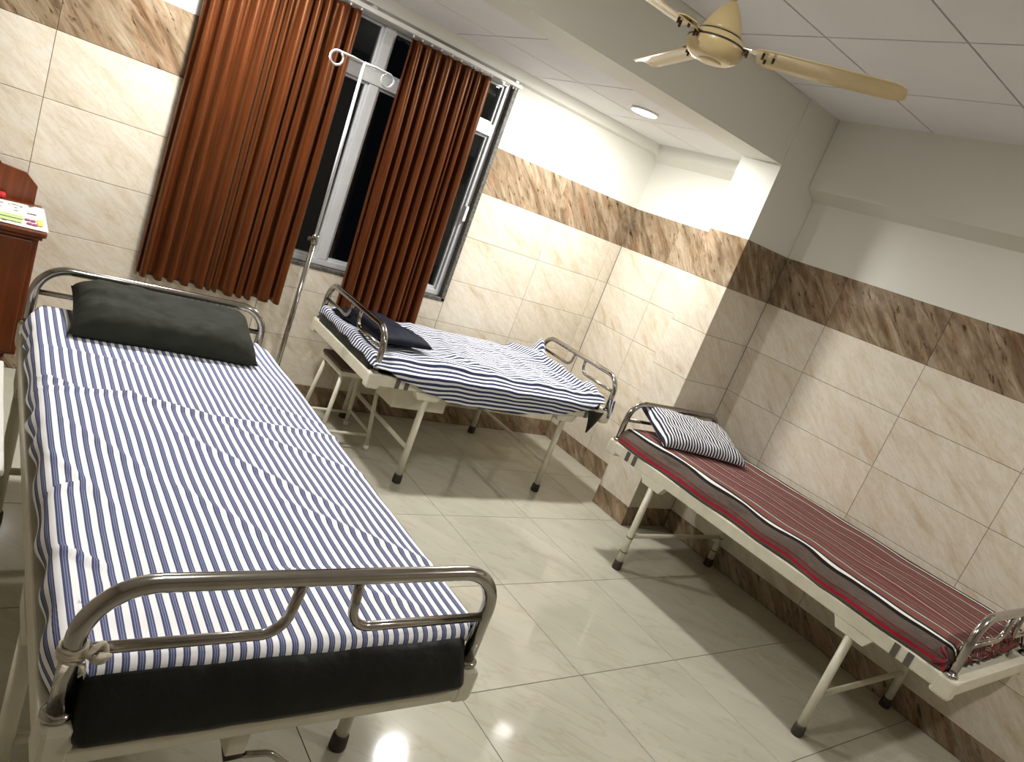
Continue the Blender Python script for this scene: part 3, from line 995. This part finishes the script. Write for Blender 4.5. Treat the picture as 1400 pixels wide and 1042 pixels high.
# --- rumpled sheet on the bed below the window
SEG2 = [(-0.30, 0.30, 0.30, 0.10, 0.014, 0.03), (-0.35, -0.10, 0.10, -0.25, 0.012, 0.03), (-0.10, 0.15, 0.35, -0.15, 0.013, 0.028),
        (-0.30, -0.35, 0.30, -0.30, 0.012, 0.025), (0.0, 0.45, 0.36, 0.30, 0.016, 0.03), (-0.38, -0.55, -0.05, -0.50, 0.016, 0.022),
        (-0.36, 0.10, -0.18, 0.40, 0.012, 0.02), (-0.36, -0.66, 0.25, -0.62, 0.048, 0.028), (0.10, -0.58, 0.37, -0.56, 0.050, 0.040),
        (0.22, -0.68, 0.37, -0.76, 0.125, 0.050), (-0.05, -0.72, 0.15, -0.74, 0.035, 0.035), (-0.36, -0.74, -0.22, -0.78, 0.032, 0.03)]
def lift2(s, t):
    return 0.008 + 0.022 * max(-0.3, noise.noise(Vector((s * 5, t * 4, 7.0)))) + 0.007 * noise.noise(Vector((s * 16, t * 12, 2.0))) + crease(s, t, SEG2)
def side2(s, t, d):
    if s > 0:
        return 0.003
    k = min(1.0, max(0.0, (d - 0.012) / 0.045)); k = k * k * (3 - 2 * k)
    return max(0.006, 0.062 * k - 0.016 * max(0.0, d - 0.09) / 0.1 + 0.010 * k * noise.noise(Vector((t * 5, d * 6, 5.0))))
def drop2(t):
    pts = [(-0.86, 0.0), (-0.73, 0.02), (-0.60, 0.075), (-0.41, 0.130), (-0.07, 0.165), (0.34, 0.160), (0.48, 0.125), (0.64, 0.080), (0.80, 0.030), (0.90, 0.01)]
    for (a, va), (b, vb) in zip(pts[:-1], pts[1:]):
        if t <= b:
            f = max(0, (t - a) / (b - a))
            f = f * f * (3 - 2 * f)
            return va + (vb - va) * f
    return 0.02
mb = drape(0.392, -0.800, 0.872, MZ1 + 0.004, drop2, C(0.03), lambda s: 0.004 + 0.01 * noise.noise(Vector((s * 9, 2, 0))), lambda s: 0.018 + 0.012 * noise.noise(Vector((s * 9, 0, 0))), 130, 200, 0.022, lift2, side2, 0.022)
sh2 = obj('bedsheet', mb, 'navy_stripe_sheet', None, (B2[0], B2[1], 0), (0, 0, B2[2]))
solid(sh2, 0.0016, 1.0)
tag(sh2, 'rumpled navy and white striped sheet hanging over the bed below the window', 'bedsheet', 'striped bedsheets')

# --- blanket on the bed along the right wall
SEG3 = [(-0.38, 0.60, -0.36, 0.1, 0.006, 0.03), (-0.20, -0.2, -0.1, -0.8, 0.006, 0.05), (0.1, 0.3, 0.16, -0.5, 0.005, 0.05), (-0.3, -0.4, 0.1, -0.55, 0.004, 0.05)]
def lift3(s, t):
    return 0.008 + 0.016 * noise.noise(Vector((s * 3.2, t * 2.4, 12.0))) + 0.003 * noise.noise(Vector((s * 9, t * 6, 2.0))) + crease(s, t, SEG3)
def side3(s, t, d):
    return max(0.010, 0.030 * min(1, d / 0.05) + 0.018 * noise.noise(Vector((t * 4.5, d * 7, 9.0))) * min(1, d / 0.03))
mb = MB()
a3, r3 = 0.398, 0.028
mb = drape(a3, -0.915, 0.930, MZ1 + 0.008, lambda t: 0.062 + 0.012 * noise.noise(Vector((t * 4, 3, 1))), C(0.03), lambda s: 0.02 + 0.02 * noise.noise(Vector((s * 10, 5, 0))), C(0.04), 120, 200, r3, lift3, side3, 0.006, True)
bl3 = obj('blanket', mb, 'striped_blanket', None, (B3[0], B3[1], 0), (0, 0, B3[2]))
solid(bl3, 0.003, 1.0)
tag(bl3, 'grey and red striped blanket spread over the bed along the right wall', 'blanket')

# bunched end of that blanket, stuffed behind the foot hoop
mb = MB()
def bunch(i, j):
    f, g = i / 90, j / 26
    x = -0.36 + 0.70 * f
    k = g * PI
    rad = 0.038 + 0.016 * math.sin(f * 46 + 2.5 * noise.noise(Vector((f * 6, g * 2, 1)))) + 0.010 * noise.noise(Vector((f * 22, g * 5, 3)))
    y = -0.925 - 0.1 * rad - rad * 0.25 * math.sin(k * 1.0) - 0.006 * math.sin(f * 70 + g * 5)
    z = 0.700 - 0.095 * g + 0.012 * math.sin(f * 31) * (1 - g) + 0.008 * math.sin(f * 60 + 1)
    return (x, y + 0.012, z), (x + 0.55 + 0.04 * math.sin(g * 3 + f * 20), g * 0.1)
mb.grid(90, 26, bunch)
bb = obj('tucked_end', mb, 'striped_blanket', bl3)
solid(bb, 0.003)
for k, (x, z, ang) in enumerate(((-0.405, 0.640, 0.3), (-0.395, 0.668, 2.0), (-0.375, 0.622, -0.8))):
    mb = MB()
    pth = [(x + 0.030 * math.cos(ang + a * 0.9) * (1 + 0.2 * math.sin(3 * a)), -0.905 + 0.018 * math.sin(a * 2 + k), z + 0.026 * math.sin(ang + a * 0.9)) for a in [i * 0.45 for i in range(13)]]
    mb.tube(pth, [0.006 + 0.003 * math.sin(i) for i in range(13)], 10)
    mb.uv = {i: (0.25 + 0.002 * (i % 10), 0.01 * (i // 10)) for i in range(len(mb.v))}
    obj('knot', mb, 'striped_blanket', bl3)

# loose sheet corner at the foot of the window bed
mb = MB()
def flap(i, j):
    f, g = i / 14, j / 14
    w = 0.065 * (1 - g) + 0.003
    return (-0.440 - 0.006 * math.sin(g * 3) - 0.004 * math.sin(f * 5), -0.735 + (f - 0.5) * 2 * w + 0.02 * g, 0.600 - 0.150 * g), (f, g)
mb.grid(14, 14, flap)
fl = obj('cover_flap', mb, 'black_rexine', m2)
solid(fl, 0.002)
mb = MB()
def tip(i, j):
    f, g = i / 24, j / 24
    a = f * 2 * PI
    rad = 0.026 * (1 - 0.65 * g) + 0.006 * math.sin(a * 4 + g * 6)
    return (-0.432 + rad * math.cos(a) * 0.55, -0.842 + rad * math.sin(a) - 0.02 * g, 0.690 - 0.125 * g), (a * 0.03, g * 0.12)
mb.grid(24, 24, tip)
tp = obj('hanging_corner', mb, 'navy_stripe_sheet', sh2)
solid(tp, 0.0016)

# ---------------------------------------------------------------- pillows
def pillow_mesh(hx, hy, th, seed, sag=0.0, nu=56, nv=36, pinch=0.10):
    mb = MB()
    def pt(i, j, top):
        u, v = -1 + 2 * i / nu, -1 + 2 * j / nv
        # corners pull out, edges pull in
        x = u * hx * (1 - pinch * (1 - v * v) * abs(u) ** 3 * 0.35)
        y = v * hy * (1 - pinch * (1 - u * u) * abs(v) ** 3)
        e = max(0, (1 - u ** 8)) ** 0.55 * max(0, (1 - v ** 4)) ** 0.55
        wr = noise.noise(Vector((u * 4, v * 3, seed))) * 0.10 + noise.noise(Vector((u * 11, v * 8, seed + 3))) * 0.045
        z = th * e * ((0.70 + wr) if top else -(0.30 + 0.3 * wr))
        z += sag * (u * u) * -1
        return (x, y, z), (x + 0.8, y + 0.8)
    mb.grid(nu, nv, lambda i, j: pt(i, j, True))
    n0 = len(mb.v)
    mb.grid(nu, nv, lambda i, j: pt(nu - i, j, False))
    me = mb.mesh('pillow')
    bm = bmesh.new(); bm.from_mesh(me)
    bmesh.ops.remove_doubles(bm, verts=bm.verts[:], dist=0.0004)
    bmesh.ops.recalc_face_normals(bm, faces=bm.faces[:])
    bm.to_mesh(me); bm.free()
    return me
def pillow(me, mat, loc, rot, label):
    o = link('pillow', me, mat, None, loc, rot)
    return tag(o, label, 'pillow', 'bed pillows')
pillow(pillow_mesh(0.315, 0.170, 0.125, 1.0), 'olive_fabric', (-3.235, -1.255, 0.751), (math.radians(12), 0, math.radians(-3)), 'long dark olive pillow at the head of the nearest bed')
pillow(pillow_mesh(0.300, 0.165, 0.075, 5.0), 'navy_fabric', (-2.01, -0.555, 0.731), (0, math.radians(4), math.radians(94)), 'flat dark navy pillow on the bed below the window')
pillow(pillow_mesh(0.295, 0.190, 0.078, 9.0), 'navy_stripe_pillow', (-0.485, -1.630, 0.772), (math.radians(15), 0, math.radians(-16)), 'thin navy and white striped pillow on the red blanket')

# ---------------------------------------------------------------- cloth tied round the foot hoop
tie = thing('cloth_tie', 'off-white rag knotted round the hoop of the nearest bed', 'rag', (B1[0] - 0.411, B1[1] - 0.9515, 0.738))
tie.scale = (0.92, 0.92, 0.85)
mb = MB()
for k, (dz, r) in enumerate(((0.012, 0.0200), (0.006, 0.0212), (0.0, 0.0218), (-0.006, 0.0212), (-0.012, 0.0204))):
    mb.tube([(r * math.cos(a), r * math.sin(a), dz + 0.003 * math.sin(a + 1.3 * k) + 0.0015 * math.sin(5 * a + k)) for a in [2 * PI * i / 20 for i in range(20)]], 0.0038, 8, closed=True)
obj('wrap', mb, 'cloth_white', tie)
mb = MB()
mb.tube([(0.034 + 0.016 * math.cos(a), -0.016 + 0.010 * math.sin(a * 2), 0.003 + 0.017 * math.sin(a)) for a in [2 * PI * i / 16 for i in range(16)]], 0.0052, 8, closed=True)
mb.tube([(0.030, -0.024, -0.008), (0.040, -0.030, 0.008), (0.056, -0.026, 0.004)], [0.007, 0.008, 0.004], 8)
obj('knot', mb, 'cloth_white', tie)
mb = MB()
mb.tube([(-0.010, -0.026, -0.010), (-0.016, -0.030, -0.030), (-0.022, -0.029, -0.055)], [0.006, 0.004, 0.0015], 8)
mb.tube([(0.014, -0.028, -0.010), (0.018, -0.032, -0.026), (0.012, -0.030, -0.036)], [0.006, 0.004, 0.0015], 8)
obj('loose_end', mb, 'cloth_white', tie)

# ---------------------------------------------------------------- drip stand
ivx, ivy = -2.555, -0.66
iv = thing('drip_stand', 'tall steel drip stand with hooks between two beds', 'drip stand', (ivx, ivy, 0))
mb = MB()
mb.tube([(0, 0, 0.06), (-0.002, 0, 1.13)], 0.0125, 14)
obj('lower_tube', mb, 'steel', iv)
mb = MB(); mb.tube([(-0.002, 0, 1.10), (-0.018, 0, 1.965)], 0.0078, 12)
obj('upper_rod', mb, 'aluminium', iv)
mb = MB(); mb.lathe([(0.015, 1.105), (0.018, 1.11), (0.018, 1.145), (0.010, 1.155)], -0.002, 0, 16)
col_ = obj('clamp', mb, 'steel', iv)
mb = MB(); mb.tube([(-0.014, -0.004, 1.128), (-0.036, -0.010, 1.128)], [0.004, 0.011], 12)
obj('knob', mb, 'rubber', col_)
for sgn in (-1, 1):
    mb = MB()
    cxr = sgn * 0.128
    ring = [(cxr - sgn * 0.030 * math.cos(a), 0, 1.935 - (0.030 * math.sin(a))) for a in [PI * 1.55 * i / 16 - 0.55 * PI for i in range(17)]]
    path = [(0, 0, 1.966), (sgn * 0.06, 0, 1.968), (sgn * 0.10, 0, 1.967)]
    a0 = -0.5 * PI
    lp = [(cxr + sgn * 0.030 * math.cos(-0.5 * PI * -1 - a), 0, 1.937 + 0.030 * math.sin(0.5 * PI - a)) for a in [i * 0.36 for i in range(17)]]
    mb.tube([(p[0] - 0.018, p[1], p[2]) for p in path + lp], 0.0055, 10)
    obj('hook', mb, 'aluminium', iv)
for k in range(5):
    a = 2 * PI * k / 5 + 0.4
    mb = MB(); mb.tube([(0.02 * math.cos(a), 0.02 * math.sin(a), 0.085), (0.21 * math.cos(a), 0.21 * math.sin(a), 0.045)], [0.014, 0.010], 10)
    lg = obj('leg', mb, 'steel', iv)
    mb = MB(); mb.lathe([(0.008, 0.0), (0.018, 0.003), (0.020, 0.018), (0.012, 0.036), (0.006, 0.045)], 0.21 * math.cos(a), 0.21 * math.sin(a), 14)
    obj('castor', mb, 'rubber', lg)
mb = MB(); mb.lathe([(0.026, 0.065), (0.030, 0.075), (0.030, 0.10), (0.014, 0.115)], 0, 0, 18)
obj('hub', mb, 'rubber', iv)

# ---------------------------------------------------------------- stool below the window bed
st = thing('stool', 'cream steel stool with dark top pushed under the window bed', 'stool', (-2.022, -0.41, 0))
SZ = 0.474
mb = MB(); mb.cbox(-0.142, 0.142, -0.152, 0.152, SZ - 0.024, SZ, 0.008)
obj('seat', mb, 'stool_top', st)
mb = MB()
for x0, x1, y0, y1 in ((-0.135, 0.135, -0.145, -0.127), (-0.135, 0.135, 0.127, 0.145), (-0.135, -0.117, -0.127, 0.127), (0.117, 0.135, -0.127, 0.127)):
    mb.box(x0, x1, y0, y1, SZ - 0.050, SZ - 0.024)
obj('apron', mb, 'bed_enamel', st)
cor = {}
for sx in (-1, 1):
    for sy in (-1, 1):
        top = Vector((sx * 0.115, sy * 0.125, SZ - 0.03)); bot = Vector((sx * 0.155, sy * 0.165, 0.004))
        mb = MB(); mb.tube([bot, top], 0.0125, 12)
        lg = obj('leg', mb, 'bed_enamel', st)
        mb = MB(); mb.tube([(bot.x, bot.y, 0.0), bot + (top - bot) * 0.06], 0.0155, 12)
        obj('foot_cap', mb, 'white_plastic', lg)
        cor[(sx, sy)] = (bot, top)
def at(sx, sy, f):
    b, t_ = cor[(sx, sy)]
    return b + (t_ - b) * f
for (p, q, f) in (((-1, -1), (1, -1), 0.20), ((-1, 1), (1, 1), 0.20), ((-1, -1), (-1, 1), 0.24), ((1, -1), (1, 1), 0.24)):
    mb = MB(); mb.tube([at(*p, f), at(*q, f)], 0.009, 10)
    obj('rung', mb, 'bed_enamel', st)

# ---------------------------------------------------------------- wooden bedside cabinet, newspaper, red folder
cab = thing('bedside_cabinet', 'mahogany brown wooden cabinet with shaped back board against the wall', 'cabinet', (-3.84, -0.30, 0))
CT = 0.842
mb = MB(); mb.cbox(-0.215, 0.215, -0.255, 0.255, 0.285, CT - 0.030, 0.004)
body = obj('body', mb, 'mahogany_wood', cab)
mb = MB(); mb.cbox(-0.238, 0.238, -0.280, 0.262, CT - 0.026, CT, 0.007)
obj('top', mb, 'mahogany_wood', cab)
mb = MB(); mb.cbox(-0.226, 0.226, -0.268, 0.258, CT - 0.040, CT - 0.027, 0.004)
obj('moulding', mb, 'mahogany_wood', cab)
mb = MB(); mb.prism([(-0.215, CT), (0.205, CT), (0.205, CT + 0.085), (0.155, CT + 0.135), (0.060, CT + 0.148), (0.030, CT + 0.185), (-0.040, CT + 0.185), (-0.070, CT + 0.148), (-0.165, CT + 0.135), (-0.215, CT + 0.085)], 'y', 0.240, 0.258)
obj('back_board', mb, 'mahogany_wood', cab)
mb = MB(); mb.cbox(-0.195, 0.195, -0.268, -0.256, 0.300, 0.795, 0.004)
dd = obj('door', mb, 'mahogany_wood', cab)
mb = MB(); mb.lathe([(0.006, 0.0), (0.006, 0.012), (0.013, 0.018), (0.013, 0.024), (0.004, 0.028)], 0, 0, 14)
obj('knob', mb, 'steel', dd, (-0.15, -0.268, 0.58), (PI / 2, 0, 0))
for sx in (-1, 1):
    for sy in (-1, 1):
        mb = MB(); mb.tube([(sx * 0.15, sy * 0.20, 0.0), (sx * 0.16, sy * 0.21, 0.29)], [0.016, 0.022], 12)
        obj('leg', mb, 'mahogany_wood', cab)

npx, npy = -3.80, -0.335
news = thing('newspaper', 'printed newspaper sheet lying on the wooden cabinet', 'newspaper', (npx, npy, CT + 0.001))
mb = MB()
def paper(i, j):
    f, g = i / 20, j / 20
    x, y = -0.20 + 0.40 * f, -0.235 + 0.44 * g
    return (x, y, 0.0015 + 0.0015 * (1 + math.sin(f * 5 + g * 3))), (f, g)
mb.grid(20, 20, paper)
pg = obj('page', mb, 'newsprint', news)
solid(pg, 0.0008, 1.0)
rq = random.Random(4)
def ink(x0, x1, y0, y1, mat, name='printed_block'):
    mb = MB(); mb.box(x0, x1, y0, y1, 0.0062, 0.0068)
    obj(name, mb, mat, news)
ink(0.02, 0.115, -0.12, -0.06, 'ink_green'); ink(0.03, 0.11, -0.19, -0.135, 'ink_green'); ink(-0.13, -0.06, -0.14, -0.09, 'ink_yellow')
ink(0.165, 0.185, -0.17, -0.06, 'ink_yellow'); ink(-0.10, 0.0, -0.02, 0.06, 'ink_green')
for (x, y) in ((-0.03, -0.10), (-0.005, -0.105), (-0.02, -0.18), (0.005, -0.185), (0.13, -0.10), (0.15, -0.105), (0.135, -0.165), (0.155, -0.17), (-0.12, -0.19), (-0.15, -0.05)):
    ink(x - 0.009, x + 0.009, y - 0.016, y + 0.016, 'ink_magenta')
for k in range(34):
    x = rq.uniform(-0.18, 0.15); y = rq.choice((0.02, 0.04, 0.06, 0.08, 0.10, 0.12, 0.14, -0.03, -0.21, 0.16, 0.18))
    ink(x, x + rq.uniform(0.008, 0.04), y, y + rq.uniform(0.004, 0.012), 'ink_black', 'printed_line')
mb = MB(); mb.cbox(-0.125, 0.125, -0.015, 0.015, 0.0, 0.030, 0.010)
fo = obj('folder', mb, 'red_plastic', None, (-3.87, -0.088, CT + 0.0005), (0, 0, math.radians(-4)))
tag(fo, 'red folder tucked behind the newspaper on the cabinet', 'folder')

# ---------------------------------------------------------------- white locker at the left edge
lk = thing('steel_locker', 'white steel locker at the far left beside the nearest bed', 'locker', (-3.925, -1.68, 0))
mb = MB(); mb.cbox(-0.205, 0.205, -0.36, 0.36, 0.06, 0.53, 0.006)
obj('body', mb, 'bed_enamel', lk)
mb = MB(); mb.cbox(-0.22, 0.22, -0.375, 0.375, 0.531, 0.553, 0.006)
tp_ = obj('top', mb, 'white_plastic', lk)
for y in (0.32, 0.17, 0.02, -0.13, -0.28):
    mb = MB(); mb.lathe([(0.007, 0.553), (0.007, 0.5555), (0.003, 0.557)], 0.195, y, 12)
    obj('bolt', mb, 'rubber', tp_)
for sx in (-1, 1):
    for sy in (-1, 1):
        mb = MB(); mb.cbox(sx * 0.18 - 0.014, sx * 0.18 + 0.014, sy * 0.33 - 0.014, sy * 0.33 + 0.014, 0.0, 0.062, 0.003)
        obj('leg', mb, 'bed_enamel', lk)
